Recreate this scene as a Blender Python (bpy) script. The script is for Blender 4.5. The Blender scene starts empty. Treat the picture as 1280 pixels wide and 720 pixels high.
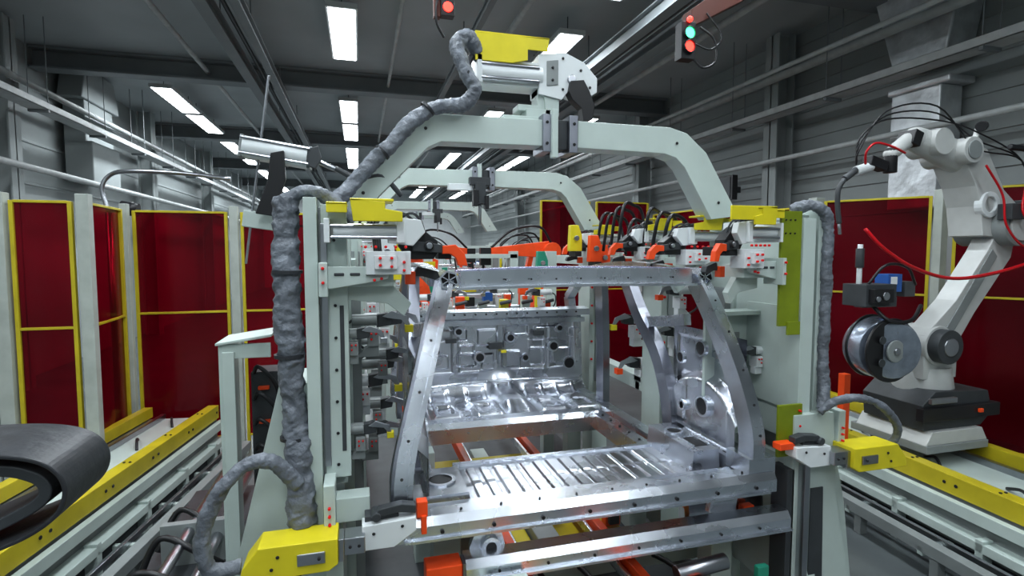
import bpy, bmesh, math, random
from mathutils import Matrix, Vector, Euler, noise
R=random.Random(7)
D=bpy.data
scene=bpy.context.scene
scene.view_settings.view_transform='Standard'
scene.view_settings.gamma=.90
scene.view_settings.exposure=.12
# ---------------------------------------------------------------- materials
MATS={}
def mat(name,col,rough=.5,metal=0.,var=.12,scale=6.,bump=0.,bscale=60.,emit=None,es=0.,spec=.5,stretch=(1,1,1),rvar=0.,tint=None,tfac=.4):
    m=D.materials.new(name);m.use_nodes=True
    nt=m.node_tree;N=nt.nodes;L=nt.links
    p=N['Principled BSDF']
    p.inputs['Roughness'].default_value=rough;p.inputs['Metallic'].default_value=metal
    p.inputs['Specular IOR Level'].default_value=spec
    tc=N.new('ShaderNodeTexCoord');mp=N.new('ShaderNodeMapping');mp.inputs['Scale'].default_value=stretch
    L.new(tc.outputs['Object'],mp.inputs[0])
    nz=N.new('ShaderNodeTexNoise');nz.inputs['Scale'].default_value=scale;nz.inputs['Detail'].default_value=6
    L.new(mp.outputs[0],nz.inputs[0])
    cr=N.new('ShaderNodeValToRGB')
    c=Vector(col[:3]);a=c*(1-var);b=c*(1+var)
    cr.color_ramp.elements[0].position=.3;cr.color_ramp.elements[1].position=.7
    cr.color_ramp.elements[0].color=(*a,1);cr.color_ramp.elements[1].color=(*[min(1,x) for x in b],1)
    L.new(nz.outputs[0],cr.inputs[0]);L.new(cr.outputs[0],p.inputs['Base Color'])
    if rvar:
        mr=N.new('ShaderNodeMapRange');mr.inputs[3].default_value=max(.02,rough-rvar);mr.inputs[4].default_value=rough+rvar
        mr.inputs[1].default_value=.3;mr.inputs[2].default_value=.7
        L.new(nz.outputs[0],mr.inputs[0]);L.new(mr.outputs[0],p.inputs['Roughness'])
    if bump:
        n2=N.new('ShaderNodeTexNoise');n2.inputs['Scale'].default_value=bscale;n2.inputs['Detail'].default_value=4
        L.new(mp.outputs[0],n2.inputs[0])
        bp=N.new('ShaderNodeBump');bp.inputs['Strength'].default_value=bump;bp.inputs['Distance'].default_value=.02
        L.new(n2.outputs[0],bp.inputs['Height']);L.new(bp.outputs[0],p.inputs['Normal'])
    if emit:
        p.inputs['Emission Color'].default_value=(*emit,1);p.inputs['Emission Strength'].default_value=es
    if tint:
        t=N.new('ShaderNodeBsdfTransparent');t.inputs[0].default_value=(*tint,1)
        mx=N.new('ShaderNodeMixShader');mx.inputs[0].default_value=tfac
        L.new(p.outputs[0],mx.inputs[1]);L.new(t.outputs[0],mx.inputs[2]);L.new(mx.outputs[0],N['Material Output'].inputs[0])
    MATS[name]=m
    return m
mat('alu',(.72,.75,.81),.27,1,.06,5,.02,30,rvar=.06)
mat('alu_sheet',(.62,.64,.69),.27,1,.12,4,.04,8,rvar=.08)
mat('alu_tint',(.60,.60,.86),.26,1,.14,3)
mat('alu_dark',(.30,.31,.35),.36,1,.15,5)
mat('white',(.49,.56,.53),.42,0,.06,5)
mat('whiteclean',(.68,.71,.72),.35,0,.04,5)
mat('grayp',(.24,.26,.26),.45,0,.10,5)
mat('yellow',(.68,.58,.02),.4,0,.10,7)
mat('yellowd',(.50,.41,.02),.4,0,.14,5)
mat('olive',(.20,.25,.012),.35,0,.15,9)
mat('orange',(.85,.085,.012),.4,0,.1,7)
mat('redpin',(.75,.01,.01),.3,0,.05,7)
mat('black',(.012,.012,.014),.4,0,.2,8)
mat('darkg',(.045,.05,.055),.5,0,.2,8)
mat('steel',(.42,.43,.46),.3,1,.1,8)
mat('bag',(.145,.16,.185),.48,0,.28,10,.8,26)
mat('bagdark',(.028,.03,.035),.42,0,.2,10,.3,12)
mat('curtain',(.085,.001,.006),.20,0,.75,.8,.06,4,stretch=(1,1,1.4),spec=.45,tint=(.42,.002,.016),tfac=.5)  # broad dark and bright red patches paint reflections and shading into the vinyl colour
mat('fence_post',(.40,.43,.40),.45)
mat('wallpaint',(.34,.37,.37),.6,0,.12,.8)
mat('ceilpaint',(.42,.45,.46),.6,0,.12,.6)
mat('beampaint',(.22,.24,.25),.5,0,.12,1.2)
mat('floorpaint',(.11,.125,.13),.35,0,.3,1.5)
mat('lamp',(1,1,1),.5,emit=(.90,.96,1),es=9)
mat('lampcase',(.5,.52,.52),.5)
mat('foil',(.66,.68,.70),.35,.6,.2,5,.8,5)
mat('ledg',(.1,.8,.4),.4,emit=(.04,1,.3),es=6)
mat('ledr',(.8,.05,.03),.4,emit=(1,.03,.02),es=5)
mat('redhose',(.5,.005,.012),.3)
mat('robot',(.50,.51,.50),.4,0,.08,6)
mat('blue',(.02,.10,.35),.4)
mat('green',(.03,.30,.20),.4)
mat('brown',(.10,.025,.015),.5)
mat('film',(.33,.37,.44),.26,.7,.25,12)
# ---------------------------------------------------------------- builder
class B:
    def __init__(s,name,bevel=.003):
        s.name=name;s.bm=bmesh.new();s.ms=[];s.mi=0;s.M=Matrix();s.bevel=bevel
    def m(s,n):
        if n not in s.ms:s.ms.append(n)
        s.mi=s.ms.index(n);return s
    def v(s,p):return s.bm.verts.new(s.M@Vector(p))
    def f(s,vs,smooth=False):
        try:
            fc=s.bm.faces.new(vs);fc.material_index=s.mi;fc.smooth=smooth;return fc
        except ValueError:return None
    def box(s,x0,x1,y0,y1,z0,z1):
        vs=[s.v((x,y,z)) for z in(z0,z1) for x,y in((x0,y0),(x1,y0),(x1,y1),(x0,y1))]
        for q in((0,1,2,3),(4,5,6,7),(0,1,5,4),(1,2,6,5),(2,3,7,6),(3,0,4,7)):s.f([vs[i] for i in q])
        return s
    def ob(s,c,size,rot=(0,0,0)):
        o=s.M.copy();s.M=s.M@Matrix.Translation(c)@Euler([math.radians(a) for a in rot]).to_matrix().to_4x4()
        a,b,d=[k/2 for k in size];s.box(-a,a,-b,b,-d,d);s.M=o;return s
    def prism(s,pts,a,b,axis='Y'):
        def P(p,t):
            return (p[0],t,p[1]) if axis=='Y' else ((t,p[0],p[1]) if axis=='X' else (p[0],p[1],t))
        A=[s.v(P(p,a)) for p in pts];C=[s.v(P(p,b)) for p in pts];n=len(pts)
        s.f(A);s.f(C)
        for i in range(n):s.f([A[i],A[(i+1)%n],C[(i+1)%n],C[i]])
        return s
    def cyl(s,p,q,r,r2=None,n=16,cap=True):
        p=Vector(p);q=Vector(q);d=(q-p);r2=r if r2 is None else r2
        if d.length<1e-6:return s
        d.normalize();u=d.orthogonal().normalized();w=d.cross(u)
        A=[];C=[]
        for i in range(n):
            a=2*math.pi*i/n;o=u*math.cos(a)+w*math.sin(a)
            A.append(s.v(p+o*r));C.append(s.v(q+o*r2))
        for i in range(n):s.f([A[i],A[(i+1)%n],C[(i+1)%n],C[i]],n>8)
        if cap:s.f(A);s.f(C)
        return s
    def sph(s,c,r,n=14):
        rings=[];c=Vector(c)
        for j in range(1,n//2):
            t=math.pi*j/(n//2)
            rings.append([s.v(c+Vector((r*math.sin(t)*math.cos(2*math.pi*i/n),r*math.sin(t)*math.sin(2*math.pi*i/n),r*math.cos(t)))) for i in range(n)])
        for a,b in zip(rings,rings[1:]):
            for i in range(n):s.f([a[i],a[(i+1)%n],b[(i+1)%n],b[i]],True)
        t=s.v(c+Vector((0,0,r)));bt=s.v(c-Vector((0,0,r)))
        for i in range(n):
            s.f([rings[0][i],rings[0][(i+1)%n],t],True);s.f([rings[-1][i],rings[-1][(i+1)%n],bt],True)
        return s
    def smoothpath(s,path,k=6):
        P=[Vector(p) for p in path];out=[]
        P=[P[0]*2-P[1]]+P+[P[-1]*2-P[-2]]
        for i in range(1,len(P)-2):
            a,b,c,d=P[i-1:i+3]
            for j in range(k):
                t=j/k
                out.append(.5*((2*b)+(c-a)*t+(2*a-5*b+4*c-d)*t*t+(3*b-a-3*c+d)*t**3))
        out.append(P[-2]);return out
    def tube(s,path,r,n=10,k=6,wr=0.,freq=9.,flat=1.):
        P=s.smoothpath(path,k) if k>1 else [Vector(p) for p in path]
        u=(P[1]-P[0]).normalized().orthogonal();prev=None
        rings=[]
        for i,p in enumerate(P):
            d=(P[min(i+1,len(P)-1)]-P[max(i-1,0)]).normalized()
            u=(u-d*u.dot(d)).normalized();w=d.cross(u)
            ring=[]
            for j in range(n):
                a=2*math.pi*j/n;o=u*math.cos(a)+w*math.sin(a)*flat
                rr=r
                if wr:
                    q=(p+o*r)*freq
                    rr=r*(1+wr*.6*noise.noise(q*1.5)+wr*.9*(.25-abs(noise.noise(q*4.5)))+wr*.35*(.2-abs(noise.noise(q*10))))
                ring.append(s.v(p+o*rr))
            rings.append(ring)
        for a,b in zip(rings,rings[1:]):
            for i in range(n):s.f([a[i],a[(i+1)%n],b[(i+1)%n],b[i]],True)
        s.f(rings[0]);s.f(rings[-1]);return s
    def sweep(s,path,w,h,side=(1,0,0),k=5,sc=None):
        P=s.smoothpath(path,k) if k>1 else [Vector(p) for p in path]
        rings=[]
        for i,p in enumerate(P):
            d=(P[min(i+1,len(P)-1)]-P[max(i-1,0)]).normalized()
            sd=Vector(side);sd=(sd-d*sd.dot(d)).normalized();up=d.cross(sd)
            f=1 if not sc else sc[0]+(sc[1]-sc[0])*i/(len(P)-1)
            rings.append([s.v(p+sd*a*w/2*f+up*b*h/2*f) for a,b in((-1,-1),(1,-1),(1,1),(-1,1))])
        for a,b in zip(rings,rings[1:]):
            for i in range(4):s.f([a[i],a[(i+1)%4],b[(i+1)%4],b[i]])
        s.f(rings[0]);s.f(rings[-1]);return s
    def grid(s,fn,nu,nv,flat=False):
        V=[[s.v(fn(i/nu,j/nv)) for i in range(nu+1)] for j in range(nv+1)]
        for j in range(nv):
            for i in range(nu):s.f([V[j][i],V[j][i+1],V[j+1][i+1],V[j+1][i]],not flat)
        return s
    def ring(s,c,r1,r2,ax=(0,0,1),t=.01,n=24):
        c=Vector(c);d=Vector(ax).normalized();u=d.orthogonal().normalized();w=d.cross(u)
        L=[]
        for rr,h in((r1,0),(r2,0),(r2,t),(r1,t)):
            L.append([s.v(c+d*h+(u*math.cos(2*math.pi*i/n)+w*math.sin(2*math.pi*i/n))*rr) for i in range(n)])
        for k in range(4):
            a=L[k];b=L[(k+1)%4]
            for i in range(n):s.f([a[i],a[(i+1)%n],b[(i+1)%n],b[i]])
        return s
    def pins(s,pts,r=.0055,d=(0,-1,0),l=.014):
        o=s.mi;s.m('redpin')
        for p in pts:
            p=Vector(p);s.cyl(p,p+Vector(d)*l,r,n=10)
        s.mi=o;return s
    def bolts(s,pts,r=.006,d=(0,-1,0),l=.006):
        o=s.mi;s.m('black')
        for p in pts:
            p=Vector(p);s.cyl(p,p+Vector(d)*l,r,n=8)
        s.mi=o;return s
    def done(s,bev=True):
        bmesh.ops.recalc_face_normals(s.bm,faces=s.bm.faces)
        me=D.meshes.new(s.name);s.bm.to_mesh(me);s.bm.free()
        for n in s.ms:me.materials.append(MATS[n])
        o=D.objects.new(s.name,me);scene.collection.objects.link(o)
        if s.bevel and bev:
            md=o.modifiers.new('bevel','BEVEL');md.width=s.bevel;md.segments=2;md.limit_method='ANGLE';md.angle_limit=math.radians(50)
            md.harden_normals=False
        s.o=o;return o
def inst(o,name,loc,rot=0,sc=(1,1,1)):
    n=D.objects.new(name,o.data);scene.collection.objects.link(n)
    n.location=loc;n.rotation_euler=(0,0,rot);n.scale=sc
    for md in o.modifiers:
        k=n.modifiers.new(md.name,md.type)
        k.width=md.width;k.segments=md.segments;k.limit_method=md.limit_method;k.angle_limit=md.angle_limit
    return n
MX=Matrix.Translation((.95,0,0))@Matrix.Scale(-1,4,(1,0,0))@Matrix.Translation((-.95,0,0))
# ---------------------------------------------------------------- room
WL,WR,ZC=-5.3,6.8,5.55
b=B('floor',0);b.m('floorpaint').box(WL-.2,WR+.2,-5,34,-.1,0);b.done()
b=B('ceiling',0);b.m('ceilpaint').box(WL-.2,WR+.2,-5,34,ZC,ZC+.1);b.done()
b=B('wall_left',.01);b.m('wallpaint').box(WL-.2,WL,-5,34,0,ZC)
for z in (3.2,3.9,4.6):b.box(WL,WL+.02,-5,34,z,z+.05)
b.done()
b=B('wall_right',.01);b.m('wallpaint').box(WR,WR+.2,-5,34,0,ZC)
for i in range(14):b.box(WR-.025,WR,-5,34,2.6+i*.21,2.6+i*.21+.012)
b.done()
b=B('wall_far',0);b.m('whiteclean').box(WL-.2,WR+.2,34,34.2,0,ZC);b.done()
b=B('wall_back',0);b.m('wallpaint').box(WL-.2,WR+.2,-5.2,-5,0,ZC);b.done()
b=B('ceiling_crossbeam',.01);b.m('beampaint')
b.box(WL+.02,WR-.03,-.16,.16,5.18,5.22).box(WL+.02,WR-.03,-.02,.02,5.22,5.5).box(WL+.02,WR-.03,-.16,.16,5.5,5.55)
cb=b.done();cb.location=(0,11.3,0)
for y in(5.6,17,22.7,28.4,0):inst(cb,'ceiling_crossbeam',(0,y,0))
def rail(name,x,z,w=.10,h=.14,y0=-4,y1=33,m='beampaint'):
    b=B(name,.004);b.m(m)
    b.box(x-w/2,x+w/2,y0,y1,z,z+.02).box(x-.015,x+.015,y0,y1,z+.02,z+h-.02).box(x-w/2,x+w/2,y0,y1,z+h-.02,z+h)
    y=y0+1
    while y<y1:
        b.cyl((x,y,z+h),(x,y,ZC if z+h<5.1 else 5.5),.012,n=6);y+=2.8
    return b.done()
rail('overhead_rail',-1.72,4.95,.16,.2)
rail('overhead_rail',-1.35,4.98,.12,.16)
rail('overhead_rail',3.55,4.9,.16,.2)
rail('overhead_rail',4.05,4.9,.18,.22)
rail('overhead_rail',1.55,5.0,.08,.12)
b=B('ceiling_pipe',0);b.m('lampcase')
for x,z,r in((-2.6,5.35,.04),(.6,5.36,.03),(2.2,5.34,.045),(5.0,5.3,.05)):b.cyl((x,-4,z),(x,33,z),r,n=10)
b.m('darkg').cyl((-1.53,-4,5.1),(-1.53,33,5.1),.03,n=8).cyl((3.8,-4,5.05),(3.8,33,5.05),.035,n=8)
b.done()
def tray(x,z,w,m='lampcase',h=.1,sgn=1):
    b=B('cable_tray',.004);b.m(m)
    b.box(x-w/2,x+w/2,-4,33,z,z+.015).box(x-w/2,x-w/2+.015,-4,33,z,z+h).box(x+w/2-.015,x+w/2,-4,33,z,z+h)
    y=-3.5
    while y<33:
        b.m('beampaint').box(x-w/2,x+w/2,y,y+.05,z-.04,z).cyl((x-w/2+.01,y+.02,z-.02),(x-w/2+.01,y+.02,ZC),.008,n=6).cyl((x+w/2-.01,y+.02,z-.02),(x+w/2-.01,y+.02,ZC),.008,n=6);y+=1.9
    b.m('darkg')
    for i in range(3):b.cyl((x-w/4+i*w/4,-4,z+.035),(x-w/4+i*w/4,33,z+.035),.02,n=8)
    return b.done()
tray(-4.55,4.2,.26);tray(6.15,4.15,.26)
b=B('wall_pipe',0)
for x,z,r in((-4.72,3.35,.05),(-4.72,4.6,.05),(6.2,4.75,.06),(6.2,3.5,.035),(5.6,4.6,.03)):
    b.m('lampcase').cyl((x,-4,z),(x,33,z),r,n=12)
b.done()
b=B('steel_column',.008);b.m('wallpaint').box(-.16,.16,-.02,.02,0,5.5).box(-.16,-.13,-.15,.15,0,5.5).box(.13,.16,-.15,.15,0,5.5)
sc_=b.done();sc_.location=(WL+.3,9.8,0)
for x,y in((WL+.3,4),(WL+.3,15.5),(WL+.3,21),(WR-.3,7.4),(WR-.3,11.8),(WR-.3,17),(WR-.3,22)):inst(sc_,'steel_column',(x,y,0))
b=B('ventilation_duct',.02);b.m('foil')
b.prism([(4.5,5.5),(5.7,5.5),(5.35,4.35),(4.7,4.35)],6.34,6.75,'X')
b.box(6.36,6.7,4.75,5.35,2.6,4.0);b.box(6.35,6.75,4.65,5.4,4.0,4.08)
b.m('lampcase').box(6.35,6.75,4.65,5.4,4.3,4.36)
b.done()
b=B('ventilation_duct',.02);b.m('wallpaint').box(WL+.1,WL+.55,12,13.2,3.4,4.15).prism([(11.8,4.9),(13.4,4.9),(13.2,5.5),(12,5.5)],WL+.1,WL+.5,'X');b.box(WL+.1,WL+.45,12,13.2,4.1,4.9);b.done()
b=B('ceiling_light_panel',.004);b.m('lampcase').box(-.2,.2,-1.0,1.0,.03,.1);b.m('lamp').box(-.17,.17,-.96,.96,.02,.032)
b.m('darkg').cyl((0,-.8,.1),(0,-.8,.35),.008,n=6).cyl((0,.8,.1),(0,.8,.35),.008,n=6)
lp=b.done();lp.location=(-.17,8.5,5.18)
def area(x,y,z,sx,sy,e):
    l=D.lights.new('lamp_glow','AREA');l.shape='RECTANGLE';l.size=sx;l.size_y=sy;l.energy=e;l.color=(.87,.95,1)
    o=D.objects.new('lamp_glow',l);scene.collection.objects.link(o);o.location=(x,y,z);o.parent=None
ys=[-3,0.2,2.6,5.4,8.5,13.0,15.2,18.4,20.6,23.8,26,29.0,31.2]
for x in(-3.6,-.17,3.0,5.3):
    for y in ys:
        if x==-.17 and y==8.5:continue
        if x==-3.6 and y in(8.5,):continue
        if x in(5.3,) and y<12:continue
        inst(lp,'ceiling_light_panel',(x,y,5.18))
for x in(-3.6,-.17,3.0):
    for y in(-3,0.2,2.6,5.4,8.5,13.0,18,23.5,30):
        if x==-3.6 and y==8.5:continue
        area(x,y,5.16,.34,1.9,(62 if x==-.17 else 48) if y<12 else 85)
# ---------------------------------------------------------------- safety fence
LASTF=None
def fence(x0,y0,x1,y1,top=2.5,bot=.15,mid=1.48,name='welding_safety_screen'):
    global LASTF
    b=B(name,.003);d=Vector((x1-x0,y1-y0,0));L=d.length;ang=math.atan2(d.y,d.x)
    b.M=Matrix.Translation((x0,y0,0))@Matrix.Rotation(ang,4,'Z')
    b.m('yellowd')
    b.box(0,.03,-.02,.02,0,top).box(L-.03,L,-.02,.02,0,top)
    for z in(top-.018,mid-.012,bot):b.box(.03,L-.03,-.018,.018,z,z+.022)
    b.m('curtain')
    for z0,z1 in((bot+.022,mid-.012),(mid+.010,top-.018)):
        b.grid(lambda u,v:(.03+u*(L-.06),.010*math.sin(u*L*11+1.3*math.sin(u*5)),z0+v*(z1-z0)),max(8,int(L*24)),1)
    LASTF=b.done();return LASTF
def post(x,y,top=2.56,w=.09):
    b=B('fence_post',.005);b.m('fence_post').box(x-w/2,x+w/2,y-w/2,y+w/2,0,top).box(x-w/2-.02,x+w/2+.02,y-w/2-.02,y+w/2+.02,0,.02);o=b.done();o.parent=LASTF
fence(-4.0,5.2,-2.88,5.2);fence(-2.64,5.2,-2.22,5.2);post(-2.80,5.16,w=.06);post(-2.71,5.2,w=.1);post(-2.14,5.2)
fence(-5.0,5.2,-4.1,5.2)
fence(-2.16,5.3,-2.2,6.05);post(-2.2,6.15,w=.07);fence(-2.15,6.2,-1.3,6.2);post(-1.24,6.2,w=.08);fence(-1.18,6.2,-.3,6.2)
fence(-.25,6.25,.0,7.5)
fence(5.05,5.0,5.62,4.22,2.66,mid=1.65);post(5.66,4.16,2.72);fence(5.72,4.08,6.25,3.3,2.72,mid=1.65)
post(5.0,5.06,2.7,w=.12);fence(4.85,5.25,4.7,6.3,2.6);fence(3.7,8.2,4.65,8.2,2.9);fence(4.7,6.4,4.7,8.1,2.7)
fence(6.3,3.2,6.5,2.0,2.72,mid=1.65);fence(2.75,8.2,3.6,8.2,2.9)
# ---------------------------------------------------------------- robot tracks
def track(name,ax,ay,bx,by,z,w,side):
    d=Vector((bx-ax,by-ay,0));L=d.length;ang=math.atan2(d.y,d.x)-math.pi/2
    b=B(name,.006);b.M=Matrix.Translation((ax,ay,0))@Matrix.Rotation(ang,4,'Z')
    s=side
    def bx_(x0,x1,*a):
        x0*=s;x1*=s;b.box(min(x0,x1),max(x0,x1),*a)
    b.m('yellowd');bx_(0,.10,0,L,z-.13,z)
    b.m('grayp');bx_(.02,.08,0,L,z-.45,z-.13);bx_(w-.08,w-.02,0,L,z-.45,z-.12)
    b.m('yellowd');bx_(w-.08,w,0,L,z-.1,z)
    b.m('white');bx_(.1,w-.1,0,L,z-.16,z-.12)
    b.m('steel');bx_(.16,.20,0,L,z-.12,z-.07);bx_(w-.2,w-.16,0,L,z-.12,z-.07)
    b.m('darkg');bx_(-.02,.12,0,L,z-.2,z-.18);bx_(.0,w,0,L,0,z-.45)
    b.m('white');bx_(-.08,.02,0,L,z-.38,z-.32);bx_(-.05,-.0,0,L,z-.23,z-.15)
    b.m('grayp');bx_(-.30,-.22,0,L,z-.46,z-.38);b.m('steel');bx_(-.16,-.13,0,L,z-.42,z-.38)
    y=.15
    while y<L:
        b.m('white');bx_(-.08,0,y,y+.05,0,z-.3);bx_(-.30,-.05,y+.2,y+.24,z-.48,z-.42)
        b.m('grayp');bx_(-.29,-.23,y+.1,y+.16,0,z-.46)
        b.m('black');
        for xx in(.03,.07):b.cyl((s*xx,y,z),(s*xx,y,z+.008),.01,n=8)
        for k in range(2):b.cyl((s*-.0,y+.25+.08*k,z-.06),(s*-.008,y+.25+.08*k,z-.06),.012,n=8)
        b.tube([(s*.3,y,z-.12),(s*.35,y+.1,z-.06),(s*.42,y+.25,z-.11)],.012,n=6,k=4)
        y+=.6
    return b.done()
track('robot_travel_track',-2.18,.8,-1.40,6.0,.55,.70,-1)
track('robot_travel_track',3.66,1.0,3.98,4.9,.6,.9,1)
# ---------------------------------------------------------------- gantry arches
def arch(b):
    b.m('white')
    b.prism([(-.12,2.26),(-.05,2.36),(.24,2.69),(.32,2.73),(.90,2.735),(.90,2.61),(.37,2.605),(.31,2.575),(.09,2.35),(.02,2.26)],-.06,.06)
    b.prism([(1.0,2.74),(1.56,2.74),(1.66,2.715),(1.78,2.62),(1.99,2.29),(1.82,2.27),(1.65,2.54),(1.60,2.585),(1.53,2.605),(1.0,2.61)],-.06,.06)
    b.m('alu_dark').box(.86,.905,-.08,.08,2.58,2.76).box(.995,1.04,-.08,.08,2.58,2.76)
    b.m('darkg').box(.905,.995,-.05,.05,2.60,2.74)
    b.m('white').box(.90,.93,-.10,-.06,2.55,2.78)
    b.bolts([(.88,-.08,2.62),(.88,-.08,2.72),(1.02,-.08,2.62),(1.02,-.08,2.72),(.02,-.06,2.36),(1.86,-.06,2.36),(.30,-.06,2.66),(1.60,-.06,2.66)],.008)
b=B('gantry_arch');arch(b);ga=b.done();ga.location=(0,2.6,0)
g2=inst(ga,'gantry_arch',(0,4.3,0));inst(ga,'gantry_arch',(.2,8.8,.15));inst(ga,'gantry_arch',(.4,12.8,.25))
b=B('swing_clamp_actuator');b.M=Matrix.Translation((0,2.66,-.03))
b.m('white').box(.68,.96,-.07,.07,2.765,2.79).box(.80,.94,-.06,.06,2.79,2.83).prism([(.76,2.82),(.97,2.82),(.97,2.92),(.86,2.95),(.86,2.85),(.76,2.85)],-.05,.05)
b.prism([(.90,2.80),(.97,2.80),(.97,3.02),(.88,3.02)],-.06,.06)
b.m('whiteclean').box(.56,.88,-.06,.06,2.93,3.05)
b.m('steel').cyl((.57,-.075,2.955),(.86,-.075,2.955),.012).cyl((.57,-.075,3.02),(.86,-.075,3.02),.012)
b.m('whiteclean').cyl((.56,-.03,2.99),(.88,-.03,2.99),.055,n=20)
b.box(.55,.575,-.085,.06,2.93,3.06)
b.m('whiteclean').prism([(.86,2.90),(.86,3.09),(1.00,3.11),(1.10,3.07),(1.17,3.0),(1.17,2.93),(1.12,2.90),(1.02,2.93),(.98,2.88)],-.07,.07)
b.m('grayp').prism([(.90,2.94),(.90,3.06),(.96,3.07),(.96,2.95)],-.075,-.07)
b.bolts([(.93,-.075,3.03),(.93,-.075,2.97),(.985,-.07,3.08),(.985,-.07,2.93),(1.08,-.07,3.03),(1.13,-.07,2.95)],.007)
b.m('steel').cyl((1.03,-.085,2.98),(1.03,.085,2.98),.022)
b.m('black').prism([(1.02,2.97),(1.09,2.98),(1.12,2.93),(1.15,2.86),(1.14,2.79),(1.09,2.78),(1.08,2.84),(1.03,2.88),(1.01,2.92)],-.09,-.035)
b.m('yellow').prism([(.54,3.03),(.54,3.155),(.91,3.165),(.90,3.10),(.80,3.10),(.80,3.05),(.72,3.03)],-.085,-.078).box(.54,.91,-.085,.06,3.155,3.165)
b.done()
b=B('hose_bundle',0);b.m('bag').tube([(.56,2.6,3.04),(.50,2.57,3.10),(.45,2.53,3.04),(.47,2.50,2.93),(.52,2.49,2.84),(.47,2.49,2.77),(.36,2.49,2.75),(.25,2.49,2.69),(.15,2.49,2.58),(.04,2.49,2.47),(-.05,2.47,2.36),(-.12,2.42,2.28)],.032,n=20,k=16,wr=.5)
b.m('bagdark').tube([(.58,2.62,3.0),(.53,2.6,3.02),(.50,2.58,2.95),(.53,2.56,2.86)],.016,n=8)
for p in((.30,2.49,2.73),(.10,2.49,2.53),(.48,2.5,2.9)):b.m('bagdark').ring(p,.028,.038,ax=(.7,0,.7),t=.012)
b.done()
def hanging(b):
    b.m('darkg').box(.86,1.02,-.12,-.06,2.60,2.66).box(.90,.98,-.14,-.05,2.46,2.62)
    b.m('black').box(.88,.92,-.16,-.1,2.44,2.56).box(.97,1.0,-.16,-.1,2.42,2.52)
    b.m('steel').cyl((.94,-.1,2.30),(.94,-.1,2.5),.012)
    b.m('whiteclean').box(.70,.88,-.1,-.04,2.56,2.61)
b=B('locating_pin_unit');hanging(b);h1=b.done();h1.location=(-.05,4.2,.0)
inst(h1,'locating_pin_unit',(0.25,8.7,.1))
# ---------------------------------------------------------------- fixture posts
def leftpost(b,bag=True):
    b.m('white')
    b.box(-.19,-.145,2.05,2.42,1.05,2.29)
    b.box(-.135,-.045,2.10,2.16,1.25,2.27)
    b.box(-.12,-.06,2.16,2.50,1.2,2.24)
    b.m('grayp').box(-.145,-.135,2.12,2.40,1.1,2.26)
    b.m('white').box(-.16,-.04,2.5,2.72,0,2.26)
    b.m('grayp').box(-.04,.0,2.52,2.70,0,1.9)
    b.m('white').prism([(-.30,1.60),(-.19,1.60),(-.19,1.0),(-.10,.8),(-.10,0),(-.62,0),(-.50,.80)],2.18,2.46)
    b.box(-.60,-.05,2.1,2.8,.0,.10)
    b.prism([(2.12,1.1),(2.6,1.1),(2.6,.4),(1.95,.4)],-.14,-.08,'X')
    b.m('steel').box(-.137,-.115,2.09,2.10,1.3,2.2)
    b.m('darkg').box(-.075,-.06,2.097,2.10,1.35,1.9)
    b.bolts([(-.09,2.10,1.3+.12*i) for i in range(8)],.006)
    b.bolts([(-.25,2.18,1.0),(-.33,2.18,.9),(-.25,2.18,.85)],.012)
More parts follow.
